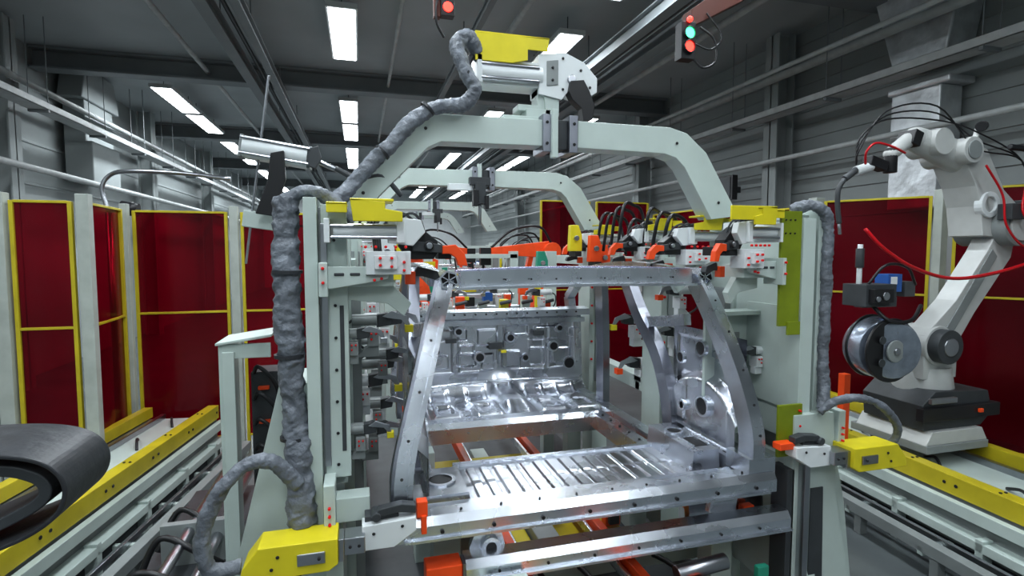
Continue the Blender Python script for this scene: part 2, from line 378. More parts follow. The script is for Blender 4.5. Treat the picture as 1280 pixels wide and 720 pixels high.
def headunit(b,orn=True):
    b.m('yellow').prism([(-.03,2.285),(.09,2.275),(.09,2.25),(.15,2.24),(.15,2.205),(-.02,2.205)],1.985,1.995).box(-.03,.12,1.985,2.09,2.275,2.285)
    b.box(-.11,-.04,2.0,2.12,2.262,2.272).box(-.11,-.04,2.0,2.01,2.235,2.27)
    b.m('whiteclean').box(-.10,.14,2.06,2.18,2.15,2.20).cyl((-.09,2.05,2.172),(.14,2.05,2.172),.028,n=18)
    b.m('steel').cyl((-.10,2.02,2.19),(.15,2.02,2.19),.006,n=8).cyl((-.10,2.02,2.15),(.15,2.02,2.15),.006,n=8)
    b.m('whiteclean').box(-.12,-.10,2.01,2.19,2.13,2.215).box(.13,.16,2.01,2.19,2.13,2.22)
    b.prism([(.10,2.225),(.22,2.215),(.235,2.17),(.19,2.12),(.10,2.13)],2.03,2.07)
    b.m('black').prism([(.15,2.17),(.19,2.20),(.24,2.175),(.285,2.14),(.29,2.10),(.27,2.07),(.18,2.07),(.14,2.12)],2.07,2.14)
    b.m('darkg').prism([(.19,2.14),(.33,2.12),(.34,2.09),(.19,2.10)],2.05,2.08)
    b.m('black').box(.29,.34,2.08,2.18,2.07,2.11).cyl((.25,2.04,2.12),(.25,2.16,2.12),.018)
    b.m('steel').cyl((.25,2.03,2.12),(.25,2.04,2.12),.012)
    b.m('orange').prism([(.30,2.12),(.35,2.125),(.385,2.09),(.395,2.045),(.36,2.045),(.35,2.075),(.33,2.09),(.30,2.09)],2.04,2.075)
    b.m('whiteclean').box(.02,.18,2.02,2.12,2.015,2.10).box(.05,.13,2.0,2.02,2.035,2.085)
    b.pins([(.02+.035*i,2.0,2.115) for i in range(5)]);b.pins([(.07,2.0,2.075),(.07,2.0,2.05),(.11,2.0,2.075),(.11,2.0,2.045),(.155,2.02,2.03),(.155,2.02,2.06)])
    b.m('white').prism([(-.13,2.045),(.10,2.045),(.10,2.0),(.06,1.99),(-.10,1.965),(-.13,1.965)],2.04,2.07)
    b.box(-.14,-.11,2.0,2.12,1.94,2.06).box(-.13,.12,2.07,2.2,1.97,2.03)
    b.m('darkg')
    for i in range(3):b.box(-.09+i*.055,-.055+i*.055,2.036,2.045,2.012,2.022)
    b.pins([(-.125,2.0,2.04),(-.125,2.0,1.99),(.05,2.04,2.02),(.075,2.04,2.02),(.05,2.04,1.995),(.075,2.04,2.0)])
    b.m('white').prism([(-.06,1.97),(.10,1.99),(.19,1.90),(.16,1.85),(.10,1.90),(-.06,1.92)],2.12,2.16)
    b.m('darkg').prism([(.22,2.04),(.30,2.02),(.31,1.995),(.29,1.985),(.24,2.0),(.20,2.0)],2.18,2.22)
    b.m('orange').box(.17,.21,2.16,2.2,1.97,2.02)
    for i in range(5):
        b.m('darkg').tube([(.0+.03*i,2.12,2.2),(.02+.04*i,2.05,2.24),(.10+.03*i,2.08,2.22),(.16+.02*i,2.1,2.17)],.006,n=6,k=4)
b=B('welding_fixture_post');leftpost(b);b.M=Matrix();b.done()
b=B('welding_fixture_post');b.M=MX;leftpost(b)
b.M=Matrix();b.m('olive').box(1.82,1.93,2.03,2.045,1.76,2.28).box(1.86,1.93,2.02,2.03,1.72,1.78).box(1.82,1.95,2.01,2.025,1.16,1.40)
b.bolts([(1.84+.025*(i%3),2.03,2.24-.06*(i//3)) for i in range(6)],.004)
b.pins([(1.93,2.01,1.37),(1.93,2.01,1.30),(1.93,2.01,1.23)])
b.m('white').box(1.70,1.98,2.40,2.42,1.33,1.80).box(1.70,1.98,2.3,2.4,1.78,1.80).box(1.95,1.98,2.1,2.4,1.35,1.84)
b.m('grayp').box(1.78,1.90,2.39,2.4,1.48,1.68)
b.m('white').box(1.94,2.01,2.03,2.10,1.2,2.25)
b.prism([(1.90,1.35),(2.12,1.35),(2.16,.9),(2.30,.3),(2.30,0),(1.90,0)],2.0,2.06)
b.m('darkg').prism([(2.0,1.0),(2.07,1.0),(2.09,.3),(2.0,.3)],1.994,2.0)
b.m('steel').box(1.93,1.96,1.96,2.0,.2,1.15);b.m('darkg').box(1.87,1.91,2.0,2.1,.2,1.1)
b.done()
b=B('clamp_carrier_head');headunit(b);hu=b.done()
b=B('clamp_carrier_head');b.M=Matrix.Translation((1.48,0,.01))@Matrix.Scale(.64,4,(1,0,0))@Matrix.Translation((-1.50,0,0))@MX;headunit(b)
b.m('yellow').box(-.03,.33,1.99,2.0,2.225,2.285);hur=b.done()
b=B('clamp_carrier_head');b.M=MX@Matrix.Translation((.02,0,.01));headunit(b);hu3=b.done();hu3.location=(.08,1.2,.02)
for nm,src,loc in (('clamp_carrier_head',hu,(-.04,2.2,.02)),('clamp_carrier_head',hu3,(.1,2.1,.02)),('clamp_carrier_head',hu3,(.02,.6,.0))):
    inst(src,nm,loc)
def rpost(x,y):
    b=B('welding_fixture_post');b.m('white').box(x-.07,x+.07,y-.1,y+.1,0,2.24).box(x-.12,x-.08,y-.14,y+.1,.8,2.2).box(x-.16,x+.16,y-.18,y+.18,0,.06)
    b.m('grayp').box(x-.05,x+.05,y-.11,y-.1,1.0,2.1);b.pins([(x-.1,y-.14,1.2+.15*i) for i in range(6)],.009);b.done()
for x,y in((-.05,4.3),(1.95,4.3),(-.08,3.4),(2.02,3.3),(.15,8.8),(2.15,8.8)):rpost(x,y)
b=B('hose_sleeve',0);b.m('bag').tube([(-.25,2.12,2.29),(-.255,2.1,2.1),(-.25,2.08,1.9),(-.245,2.08,1.7),(-.235,2.08,1.5),(-.225,2.06,1.35),(-.22,2.04,1.2),(-.215,2.03,1.12)],.045,n=36,k=28,wr=.5,freq=4.5)
for z in(2.02,1.72,1.42):b.m('bagdark').ring((-.25+(.012 if z<1.7 else 0),2.08,z),.03,.052,t=.012)
b.done()
b=B('hose_sleeve',0);b.m('bag').tube([(-.22,2.0,1.28),(-.30,1.97,1.38),(-.39,1.95,1.38),(-.47,1.93,1.29),(-.51,1.92,1.17),(-.49,1.92,1.06),(-.40,1.93,1.05)],.024,n=18,k=16,wr=.5)
b.m('bag').tube([(-.02,2.18,2.22),(-.10,2.14,2.29),(-.18,2.12,2.32),(-.26,2.12,2.28)],.025,n=16,k=14,wr=.5);b.done()
b=B('hose_sleeve',0);b.m('bag').tube([(1.93,2.1,2.29),(1.99,2.06,2.31),(2.06,2.04,2.28),(2.085,2.04,2.18),(2.085,2.04,2.0),(2.085,2.04,1.8),(2.085,2.04,1.6),(2.08,2.02,1.45),(2.04,1.99,1.37)],.025,n=20,k=18,wr=.5)
b.tube([(2.02,1.98,1.36),(2.08,1.95,1.42),(2.20,1.92,1.43),(2.32,1.92,1.38),(2.42,1.93,1.28),(2.44,1.96,1.20),(2.38,2.0,1.14)],.018,n=14,k=12,wr=.5);b.done()
def lowarm(b,rt=False):
    b.m('yellow').prism([(-.40,1.015),(-.39,1.06),(-.34,1.125),(-.09,1.125),(-.09,1.035),(-.12,1.015)],1.88,2.0)
    b.m('steel').box(-.22,-.13,1.872,1.88,1.05,1.09).box(-.09,-.07,1.90,1.98,1.03,1.11)
    b.bolts([(-.30,1.88,1.05),(-.28,1.88,1.09),(-.15,1.87,1.07)],.006)
    b.m('steel').box(-.07,.0,1.90,1.98,1.05,1.11);b.m('whiteclean').prism([(-.01,1.13),(.18,1.14),(.18,1.09),(.10,1.04),(-.01,1.04)],1.93,2.0)
    b.bolts([(-.05,1.90,1.08),(-.02,1.90,1.08),(.03,1.93,1.1),(.13,1.93,1.115)],.006)
    b.m('white').box(-.10,.02,2.02,2.10,1.11,1.20).box(-.14,-.10,1.98,2.10,1.10,1.27)
    b.pins([(-.12,1.98,1.13+.03*i) for i in range(3)])
    b.m('darkg').prism([(.02,1.15),(.05,1.18),(.13,1.19),(.18,1.18),(.18,1.15),(.12,1.16)],1.94,1.98).cyl((.04,1.93,1.155),(.04,2.0,1.155),.016)
    b.m('darkg').box(.0,.12,1.96,2.02,1.10,1.15)
    if rt:b.m('orange').box(.17,.25,1.95,2.0,1.125,1.155)
    else:b.m('orange').box(.185,.225,1.96,2.0,1.12,1.18).box(.20,.22,1.95,1.97,1.06,1.13)
b=B('pneumatic_clamp_arm');lowarm(b);b.done()
b=B('pneumatic_clamp_arm');b.M=Matrix.Translation((.13,0,.09))@MX;lowarm(b,True);b.done()
b=B('swing_clamp_actuator');b.M=Matrix.Translation((-.34,2.6,2.53))@Matrix.Rotation(math.radians(8),4,'Y')
b.m('whiteclean').box(-.13,.13,-.05,.05,-.045,.04).cyl((-.13,-.03,-.002),(.13,-.03,-.002),.045,n=20)
b.m('grayp').box(-.145,-.13,-.05,.05,-.05,.045).box(.13,.145,-.05,.05,-.05,.045)
b.m('steel').cyl((-.14,-.07,.03),(.14,-.07,.03),.006,n=8).cyl((-.14,-.07,-.035),(.14,-.07,-.035),.006,n=8).cyl((.14,0,-.0),(.34,0,-.05),.012)
b.m('black').prism([(-.01,-.02),(.04,.0),(.06,-.12),(.03,-.28),(-.04,-.28),(-.01,-.14)],-.10,-.07)
b.m('darkg').prism([(.13,.03),(.17,.05),(.19,.0),(.17,-.05),(.13,-.04)],-.07,-.04)
b.m('steel').cyl((-.07,0,-.5),(-.07,0,.32),.006,n=6)
b.m('darkg').tube([(.25,-.05,-.03),(.35,-.05,-.06),(.45,-.05,-.03),(.55,-.03,-.1)],.012)
b.m('white').box(-.10,.10,-.03,.05,-.34,-.27)
b.done()
# cable clutter on top of the side rails
b=B('cable_bundle',0);b.m('black')
rr_=random.Random(3)
for x0 in(1.95,-.02):
    for i in range(9):
        y=3.0+.12*i;h=2.26+.16*rr_.random()
        b.tube([(x0-.15,y,2.1),(x0-.12,y-.03,h),(x0,y+.05,h+.04*rr_.random()),(x0+.10,y+.1,h-.04),(x0+.13,y+.05,2.07)],.012,n=7,k=5)
b.done()
# ---------------------------------------------------------------- car body
def rr(u,v,cx,cy,w,h,e=.02):
    dx=max(abs(u-cx)-w,0);dy=max(abs(v-cy)-h,0);d=math.hypot(dx,dy)
    return max(0.,1-d/e)**2*(3-2*max(0.,1-d/e)) if d<e else 0.
b=B('car_body_frame',.003)
b.m('alu').sweep([(.42,2.36,1.975),(.7,2.37,1.983),(.98,2.375,1.985),(1.3,2.37,1.983),(1.57,2.36,1.975)],.075,.055,side=(0,0,1),k=6)
b.m('alu_tint').sweep([(.42,2.40,2.01),(.7,2.42,2.02),(.98,2.43,2.022),(1.3,2.42,2.02),(1.57,2.40,2.01)],.012,.12,side=(0,0,1),k=6)
b.m('alu').sweep([(.40,2.33,1.938),(.98,2.335,1.945),(1.58,2.33,1.938)],.012,.06,side=(0,0,1),k=6)
b.bolts([(.5+.12*i,2.33,1.975) for i in range(9)],.004)
for x in(.365,1.625):
    b.m('alu').ring((x,2.30,1.975),.036,.045,ax=(0,1,0),t=.16,n=6)
    b.m('black').cyl((x,2.32,1.975),(x,2.45,1.975),.037,n=6)
    b.m('alu')
    for a in(30,90,150):b.ob((x,2.312,1.975),(.07,.014,.005),(0,a,0))
Lp=[(.345,2.34,1.95),(.315,2.28,1.86),(.27,2.20,1.74),(.215,2.13,1.55),(.165,2.07,1.38),(.135,2.03,1.25),(.13,2.02,1.14)]
Rp=[(1.635,2.34,1.95),(1.65,2.28,1.86),(1.67,2.20,1.72),(1.70,2.13,1.55),(1.715,2.07,1.40),(1.72,2.03,1.27),(1.715,2.02,1.16)]
for P,sg in((Lp,1),(Rp,-1)):
    b.m('alu').sweep(P,.05,.045,side=(1,0,0),k=6)
    b.sweep([(x+sg*.034,y+.02,z) for x,y,z in P],.02,.10,side=(1,0,0),k=6)
    b.m('alu_dark').sweep([(x-sg*.028,y+.06,z-.01) for x,y,z in P],.014,.12,side=(1,0,0),k=6)
    b.bolts([(P[i][0],P[i][1]-.02,P[i][2]) for i in(1,2,3,4,5)],.006,d=(0,-.9,.4))
b.m('alu').box(.10,.22,2.0,2.16,1.09,1.16).box(1.66,1.80,2.0,2.16,1.09,1.17)
b.m('alu').prism([(1.975,1.02),(1.975,1.075),(1.995,1.105),(2.06,1.105),(2.06,1.02)],.10,1.79,'X')
b.box(.10,1.79,2.06,2.14,1.075,1.085).box(.14,1.75,1.962,1.976,1.02,1.03)
b.bolts([(.2+.16*i,2.02,1.105) for i in range(10)],.005,d=(0,0,1))
b.bolts([(.28+.2*i,1.975,1.05) for i in range(8)],.008)
b.m('alu').prism([(1.97,.835),(1.97,.885),(1.99,.915),(2.06,.915),(2.06,.835)],.37,1.87,'X')
b.m('alu_dark').box(.36,.372,1.98,2.05,.845,.905)
b.m('alu').box(.37,1.87,1.955,1.972,.835,.845)
b.bolts([(.5+.2*i,1.97,.865) for i in range(7)],.006)
b.m('alu_sheet').prism([(.40,.92),(.44,1.02),(.52,1.02),(.56,.86),(.60,.80),(.42,.80)],2.06,2.09)
b.m('alu').ring((.485,2.04,.92),.022,.04,ax=(0,1,0),t=.02)
b.m('black').cyl((.485,2.045,.92),(.485,2.055,.92),.022)
b.m('alu_sheet').prism([(1.5,.92),(1.52,1.02),(1.66,1.02),(1.64,.9)],2.06,2.09)
def lf(u,v):
    x=.42+u*1.10;y=2.14+v*.44
    k=(x-.46)/1.02*15;fr=k-math.floor(k)
    z=1.045
    if 0<k<15 and .05<v<.93:
        e=max(0,min(1,(v-.05)/.05,(.93-v)/.05))
        z+=.010*e*max(0,min(1,(.5-abs(fr-.5)-.14)/.10))
    if abs(v-.5)<.012:z-=.003
    return(x,y,z)
b.m('alu_sheet').grid(lf,300,24,flat=True)
b.m('alu').box(.42,1.52,2.57,2.60,1.0,1.06).box(.42,1.52,2.12,2.145,1.04,1.06)
def tower(x0,x1,y0,y1,z0,z1,hx,hy,hr):
    b.m('alu_sheet').prism([(x0-.012,z0),(x0+.012,z1),(x1-.012,z1),(x1+.012,z0)],y0,y1)
    b.m('alu').ring((hx,hy,z1),hr,hr+.016,t=.008);b.m('black').cyl((hx,hy,z1),(hx,hy,z1+.003),hr)
tower(.20,.43,2.16,2.44,1.0,1.105,.32,2.30,.05)
tower(1.50,1.66,2.20,2.62,.86,1.15,1.58,2.48,.035)
tower(1.66,1.86,2.15,2.60,.86,1.12,1.76,2.34,.045)
b.m('black').box(1.55,1.62,2.26,2.38,1.15,1.153).box(1.70,1.80,2.18,2.24,1.12,1.123)
b.m('alu').box(1.54,1.55,2.25,2.39,1.15,1.16).box(1.62,1.63,2.25,2.39,1.15,1.16)
b.m('alu_sheet').prism([(1.46,.80),(1.44,1.04),(1.68,1.06),(1.68,.78)],2.14,2.18)
b.m('black').cyl((1.56,2.135,.92),(1.56,2.14,.92),.02)
b.m('alu').box(1.46,1.54,2.58,3.34,.94,1.04).box(.24,.32,2.44,3.34,.94,1.04)
b.bolts([(1.50,2.7+.12*i,1.04) for i in range(5)],.008,d=(0,0,1))
b.m('alu').prism([(3.22,.93),(3.22,1.02),(3.25,1.05),(3.34,1.05),(3.34,.93)],.28,1.50,'X')
b.m('alu').box(.24,.30,3.34,4.2,.94,1.02).box(1.62,1.70,2.6,4.3,.92,1.02)
def outl(u,v,cx,cy,w,h,t=.007):
    dx=abs(u-cx)-w;dy=abs(v-cy)-h
    if dx>0 or dy>0:d=math.hypot(max(dx,0),max(dy,0))
    else:d=-max(dx,dy)
    return max(0.,1-d/t)
def dash(u,v):
    x=.36+u*1.34
    s=v*1.25
    if s<.5:y=3.34+s;z=1.0
    elif s<.72:
        t=(s-.5)/.22;y=3.84+.16*math.sin(t*math.pi/2);z=1.0+.14*(1-math.cos(t*math.pi/2))
    else:y=4.0+(s-.72)*.06;z=1.14+(s-.72)*.86
    h=0
    if s<.72:
        h+=.075*math.exp(-((u-.5)/.08)**4)*min(1,s*4)
        for cx in(.13,.34,.68,.87):
            h+=.035*rr(u,v,cx,.22,.055,.13,.03)
            h-=.02*rr(u,v,cx,.20,.025,.06,.02)
            h+=.01*outl(u,v,cx,.46,.05,.05,.012)
        h+=.012*noise.noise(Vector((u*6,v*7,1)))
        z+=h
    else:
        for cx,cy,w,hh,a in((.14,.70,.05,.04,.022),(.30,.70,.05,.035,-.025),(.42,.69,.03,.05,.03),(.56,.70,.05,.05,.03),(.72,.70,.04,.05,-.025),(.86,.71,.05,.05,.03),(.2,.88,.10,.03,-.02),(.42,.86,.05,.05,.022),(.60,.9,.06,.03,-.02),(.78,.88,.07,.04,.025),(.95,.78,.02,.12,.02),(.04,.78,.015,.14,.02)):
            h+=a*rr(u,v,cx,cy,w,hh,.008)
        for cx,cy,w,hh in((.14,.80,.08,.18),(.37,.80,.11,.18),(.64,.80,.12,.18),(.87,.80,.08,.18),(.30,.78,.04,.03),(.72,.80,.05,.03)):
            h+=.008*outl(u,v,cx,cy,w,hh)
        y-=h
    return(x,y,z)
b.m('alu_sheet').grid(dash,240,180)
b.m('alu').prism([(3.95,1.60),(3.95,1.65),(4.06,1.66),(4.06,1.60)],.36,1.74,'X').box(.36,1.72,4.0,4.03,1.54,1.58)
for x,z,r in((.52,1.36,.035),(.70,1.50,.022),(.86,1.30,.03),(1.10,1.44,.025),(1.22,1.28,.02),(1.45,1.36,.03),(1.58,1.22,.04),(1.50,1.50,.02)):
    b.m('alu').ring((x,3.975,z),r,r+.014,ax=(0,1,0),t=.03);b.m('black').cyl((x,3.97,z),(x,4.0,z),r)
b.m('darkg').box(.93,1.03,3.96,3.99,1.36,1.41).box(.60,.68,3.96,3.99,1.42,1.45).box(1.28,1.36,3.96,3.99,1.45,1.49)
b.m('yellow').box(1.02,1.06,3.95,3.97,1.33,1.35)
b.bolts([(.42+.08*i,3.94,1.63) for i in range(16)],.007)
b.m('alu').tube([(.40,3.93,1.10),(.8,3.90,1.13),(1.2,3.90,1.13),(1.66,3.93,1.10)],.012,n=8)
def side(b):
    b.m('alu_dark').sweep([(1.66,3.22,1.98),(1.68,3.05,1.72),(1.70,2.85,1.50),(1.70,2.72,1.25),(1.70,2.68,1.02)],.10,.06,side=(0,1,0),k=6)
    b.m('alu').sweep([(1.63,2.46,1.97),(1.64,2.8,2.0),(1.64,3.3,2.0),(1.64,3.8,1.93),(1.66,4.2,1.72)],.06,.06,side=(1,0,0),k=6)
    b.m('alu_dark').sweep([(1.67,3.6,1.95),(1.70,3.62,1.5),(1.72,3.65,1.0)],.12,.05,side=(0,1,0),k=5)
    b.m('alu').sweep([(1.66,4.18,1.72),(1.70,4.2,1.4),(1.72,4.25,1.0)],.10,.06,side=(0,1,0),k=5)
    b.m('alu').sweep([(1.66,2.5,1.74),(1.68,2.75,1.70),(1.69,3.02,1.66)],.06,.04,side=(0,0,1),k=4)
    def wh(u,v):
        y=2.16+u*.62;z=1.10+v*.58;r=math.hypot(y-2.45,z-1.10)
        x=1.76
        if r<.36:x-=.055*min(1,(.36-r)/.03)
        x-=.018*rr(u,v,.3,.85,.15,.06,.02)+.015*rr(u,v,.75,.35,.08,.2,.02)+.01*outl(u,v,.5,.5,.42,.42,.012)
        return(x,y,z)
    b.m('alu_sheet').grid(wh,70,66)
    for y,z,r in((2.42,1.60,.035),(2.6,1.52,.025),(2.40,1.30,.045),(2.58,1.26,.02)):
        b.m('black').cyl((1.69,y,z),(1.70,y,z),r);b.m('alu').ring((1.685,y,z),r,r+.01,ax=(1,0,0),t=.02)
side(b)
b.M=Matrix.Translation((.98,0,0))@Matrix.Scale(-1,4,(1,0,0))@Matrix.Translation((-.98,0,0));side(b);b.M=Matrix()
car=b.done()
# ---------------------------------------------------------------- fixture base under the car
b=B('fixture_base_frame',.005)
b.m('darkg').box(-.02,1.86,1.2,5.4,.0,.28)
b.m('yellowd').box(.35,1.55,1.3,1.9,.28,.30).box(.50,.85,2.45,3.1,.55,.57).box(1.0,1.4,2.7,3.15,.52,.54).box(.5,1.3,3.5,4.0,.5,.52)
b.m('orange')
for x in(.66,1.16):b.box(x,x+.045,1.2,5.2,.60,.68)
b.box(.3,1.7,2.24,2.29,.68,.73).box(.3,.5,2.9,2.96,.62,.70).box(.95,1.05,2.8,2.9,.6,.7)
for x,y in((.9,1.85),(1.35,1.9),(.50,2.6),(1.30,2.7),(.9,3.1)):b.m('orange').prism([(x,.56),(x+.09,.56),(x+.09,.64),(x+.05,.70),(x,.70)],y,y+.06).m('darkg').box(x+.01,x+.07,y-.03,y,.58,.64)
b.m('grayp').box(.86,.98,2.5,3.1,.5,.62).box(.4,.5,2.5,2.7,.55,.75).box(1.28,1.40,2.9,3.1,.54,.72)
b.m('alu')
for x in(.71,1.13):b.box(x,x+.02,1.2,5.2,.60,.65)
b.m('white')
for x,y in((.28,2.25),(1.66,2.25),(.28,3.1),(1.66,3.1),(.3,4.2),(1.66,4.2)):b.box(x,x+.12,y,y+.12,.28,.93)
b.box(.1,1.8,2.5,2.58,.42,.5).box(.86,.98,1.6,4.4,.36,.44)
b.m('black')
for i in range(6):b.tube([(.4+.2*i,1.6,.34),(.45+.2*i,2.0,.44+.02*i),(.4+.22*i,2.4,.5),(.5+.18*i,2.8,.4)],.014,n=8,k=5)
b.m('white').box(.44,.62,1.72,2.0,.55,.8).prism([(.4,.5),(.66,.5),(.6,.86),(.46,.86)],1.9,1.94)
b.m('orange').box(.22,.36,1.99,2.08,.74,.90)
b.m('orange').box(1.60,1.66,2.10,2.13,.86,1.0).box(1.72,1.78,2.1,2.14,.80,.9)
b.m('yellow').box(.2,.9,1.2,1.35,.5,.52)
b.m('redpin').box(.72,.80,1.75,1.8,.35,.6).box(1.3,1.36,1.75,1.8,.35,.6)
b.m('green').box(1.7,1.76,1.97,2.0,.62,.68);b.m('steel').box(.3,1.7,1.6,1.66,.42,.5).cyl((.7,1.85,.6),(1.2,1.85,.6),.03).cyl((1.3,2.0,.7),(1.55,2.0,.72),.035)
b.done()
# ---------------------------------------------------------------- generic clamps along both sides
def clamp(b,x,y,z,sx=1,s=1.,c='orange',body='whiteclean'):
    o=b.M.copy();b.M=Matrix.Translation((x,y,z))@Matrix.Diagonal((sx*s,s,s,1))
    b.m(body).box(-.16,-.02,-.03,.03,-.03,.03).cyl((-.16,-.01,0),(-.03,-.01,0),.032,n=14)
    b.m('darkg').prism([(-.03,-.04),(-.03,.03),(.03,.04),(.06,.015),(.05,-.03)],-.03,.03)
    b.m('steel').prism([(.0,.02),(.05,.05),(.13,.02),(.15,-.03),(.125,-.03),(.10,.0),(.03,.01)],-.04,-.028)
    b.m(c).box(.12,.165,-.05,.0,-.07,-.03)
    b.m(body).box(-.08,-.02,-.05,.05,-.14,-.05).prism([(-.14,-.2),(-.02,-.2),(-.02,-.14),(-.08,-.14)],-.03,.03)
    b.pins([(-.06,-.05,-.07),(-.035,-.05,-.07),(-.06,-.05,-.1)],.006)
    b.m('darkg').tube([(-.16,0,0),(-.2,-.03,-.04),(-.19,-.02,-.14),(-.12,.02,-.2)],.008,n=6,k=4)
    b.M=o
for (x,y,z,sx,s,c) in [(.09,2.45,1.80,1,.8,'yellow'),(.13,2.6,1.62,1,.7,'steel'),(.05,2.6,1.50,1,.8,'yellow'),(.08,2.5,1.30,1,.7,'steel'),(.16,2.9,1.75,1,.9,'steel'),(.12,3.0,1.5,1,.9,'yellow'),(.12,3.1,1.25,1,.8,'orange'),(.12,3.8,1.8,1,1.,'orange'),(.1,3.8,1.5,1,1.,'yellow'),
    (1.86,2.95,1.86,-1,.8,'orange'),(1.86,3.0,1.6,-1,.8,'yellow'),(1.9,3.5,1.95,-1,1.,'orange'),(1.9,3.6,1.6,-1,1.,'yellow'),(1.9,3.5,1.3,-1,1.,'orange'),(1.45,4.4,1.75,-1,.8,'orange'),
    (.0,2.2,1.78,1,.6,'steel'),(.02,2.2,1.40,1,.6,'yellow'),
    (.55,4.5,1.72,1,.8,'green'),(.8,4.8,1.72,1,.8,'yellow'),(1.2,4.9,1.74,-1,.8,'steel'),
    (1.9,2.3,1.6,-1,.6,'orange')]:
    b=B('toggle_clamp',.002);clamp(b,x,y,z,sx,s,c,'grayp' if x<.3 and R.random()<.5 else 'whiteclean');b.done()
b=B('fixture_bracket');
for x,y,z,c in((1.72,3.8,2.12,'orange'),(1.84,3.9,2.05,'orange'),(1.60,3.9,2.2,'yellow'),(.3,3.9,2.2,'yellow'),(.18,3.8,2.1,'whiteclean'),(1.5,4.4,2.0,'green')):
    b.m(c).prism([(x-.05,z-.1),(x+.05,z-.1),(x+.05,z+.02),(x+.02,z+.1),(x-.04,z+.1)],y,y+.06)
    b.m('black').box(x-.02,x+.03,y-.04,y+.1,z-.14,z-.1);b.m('steel').cyl((x,y-.02,z),(x,y,z),.02)
b.done()
b=B('fixture_side_rail');b.m('white')
for x in(-.12,1.92):b.box(x,x+.10,2.75,5.2,1.98,2.06);b.box(x,x+.10,2.75,5.2,1.1,1.2)
b.done()
b=B('front_clamp_bench',.004);b.m('white').box(.3,1.7,4.5,4.6,1.45,1.55).box(.35,.45,4.5,4.6,0,1.45).box(1.55,1.65,4.5,4.6,0,1.45)
for i in range(7):
    x=.42+.19*i;b.m(('whiteclean','green','orange','white','yellow','white','orange')[i]).box(x-.035,x+.035,4.45,4.52,1.55,1.66+.03*(i%3))
    b.m('darkg').cyl((x-.05,4.42,1.66),(x+.05,4.42,1.68),.015,n=8)
b.done()
# ---------------------------------------------------------------- robot right
b=B('industrial_robot_arm',.006)
def limb(p,q,r1,r2,m='robot'):
    b.m(m).cyl(p,q,r1,r2,n=20).sph(p,r1).sph(q,r2)
Y=3.25
b.m('grayp').box(4.0,4.62,2.95,3.6,.60,.66);b.m('darkg').prism([(4.02,.76),(4.60,.76),(4.72,.86),(4.66,1.03),(4.12,1.05),(4.0,.95)],3.0,3.5)
b.m('robot').prism([(4.0,.66),(4.62,.66),(4.56,.76),(4.06,.76)],2.96,3.55)
b.m('black').box(3.96,4.74,2.96,3.02,.84,.94)
b.m('steel').box(4.0,4.25,2.93,2.96,.98,1.02);b.m('orange').box(4.5,4.54,2.94,2.96,.88,.91)
b.m('robot').cyl((4.3,Y,1.0),(4.3,Y,1.2),.22,.19,n=28).box(4.12,4.46,3.1,3.4,1.12,1.4)
b.m('darkg').cyl((4.25,3.0,1.38),(4.25,3.1,1.38),.13,n=28)
b.m('robot').cyl((4.25,3.08,1.38),(4.25,3.45,1.38),.15,n=28)
b.prism([(4.16,1.28),(4.38,1.28),(4.62,1.62),(4.98,2.05),(5.02,2.25),(4.84,2.3),(4.72,2.1),(4.42,1.72),(4.12,1.46)],3.1,3.26)
b.m('grayp').prism([(4.30,1.48),(4.40,1.48),(4.82,2.06),(4.76,2.12)],3.09,3.10)
b.m('steel').cyl((4.25,3.02,1.38),(4.25,2.99,1.38),.07,n=24)
b.m('grayp').cyl((4.9,3.0,2.3),(4.9,3.4,2.3),.16,n=28)
b.m('robot').cyl((4.9,2.98,2.3),(4.9,3.0,2.3),.12,n=28)
b.m('darkg').box(4.72,4.86,2.95,3.05,2.34,2.46).box(5.0,5.12,3.0,3.3,2.28,2.5)
b.m('robot').prism([(4.66,2.22),(5.05,2.2),(5.08,2.42),(4.86,2.58),(4.66,2.88),(4.5,2.94),(4.42,2.82),(4.56,2.6),(4.62,2.45)],3.1,3.36)
limb((4.56,3.22,2.82),(4.08,3.22,2.95),.125,.09)
b.m('robot').cyl((4.45,3.05,2.86),(4.45,3.4,2.86),.10,n=22).cyl((4.22,3.1,2.92),(4.22,3.35,2.92),.10,n=20)
b.m('grayp').cyl((4.45,3.04,2.86),(4.45,3.05,2.86),.07,n=22)
b.m('whiteclean').ring((4.7,3.08,2.46),.06,.10,ax=(0,1,0),t=.06)
b.m('black').ob((4.0,3.2,2.94),(.08,.14,.11),(0,20,0))
limb((3.98,3.2,2.93),(3.80,3.18,2.82),.055,.05,'robot')
b.m('black').cyl((3.80,3.18,2.86),(3.80,3.18,2.68),.045).ob((3.66,3.18,2.74),(.16,.08,.07),(0,15,0))
b.m('whiteclean').cyl((3.62,3.18,2.72),(3.48,3.18,2.68),.035)
b.m('darkg').cyl((3.5,3.18,2.70),(3.38,3.18,2.62),.024).tube([(3.38,3.18,2.62),(3.33,3.18,2.54),(3.33,3.18,2.42),(3.35,3.18,2.30)],.018)
b.m('steel').cyl((3.35,3.18,2.3),(3.36,3.18,2.22),.012)
b.m('robot').cyl((4.58,3.15,2.92),(4.62,3.15,3.05),.02).m('black').cyl((4.58,3.1,3.05),(4.68,3.16,3.07),.04)
for k in range(3):
    b.m('black').tube([(3.46,3.16,2.72),(3.44,3.12,2.90-.04*k),(3.65,3.1,3.04+.03*k),(4.1,3.08,3.06+.05*k),(4.5,3.08,3.0-.06*k),(4.95,3.05,2.8),(5.05,3.05,2.45)],.006,n=8)
b.m('redhose').tube([(3.5,3.12,2.72),(3.46,3.08,2.80),(3.52,3.06,2.86),(3.66,3.05,2.84),(3.78,3.05,2.80)],.008,n=8)
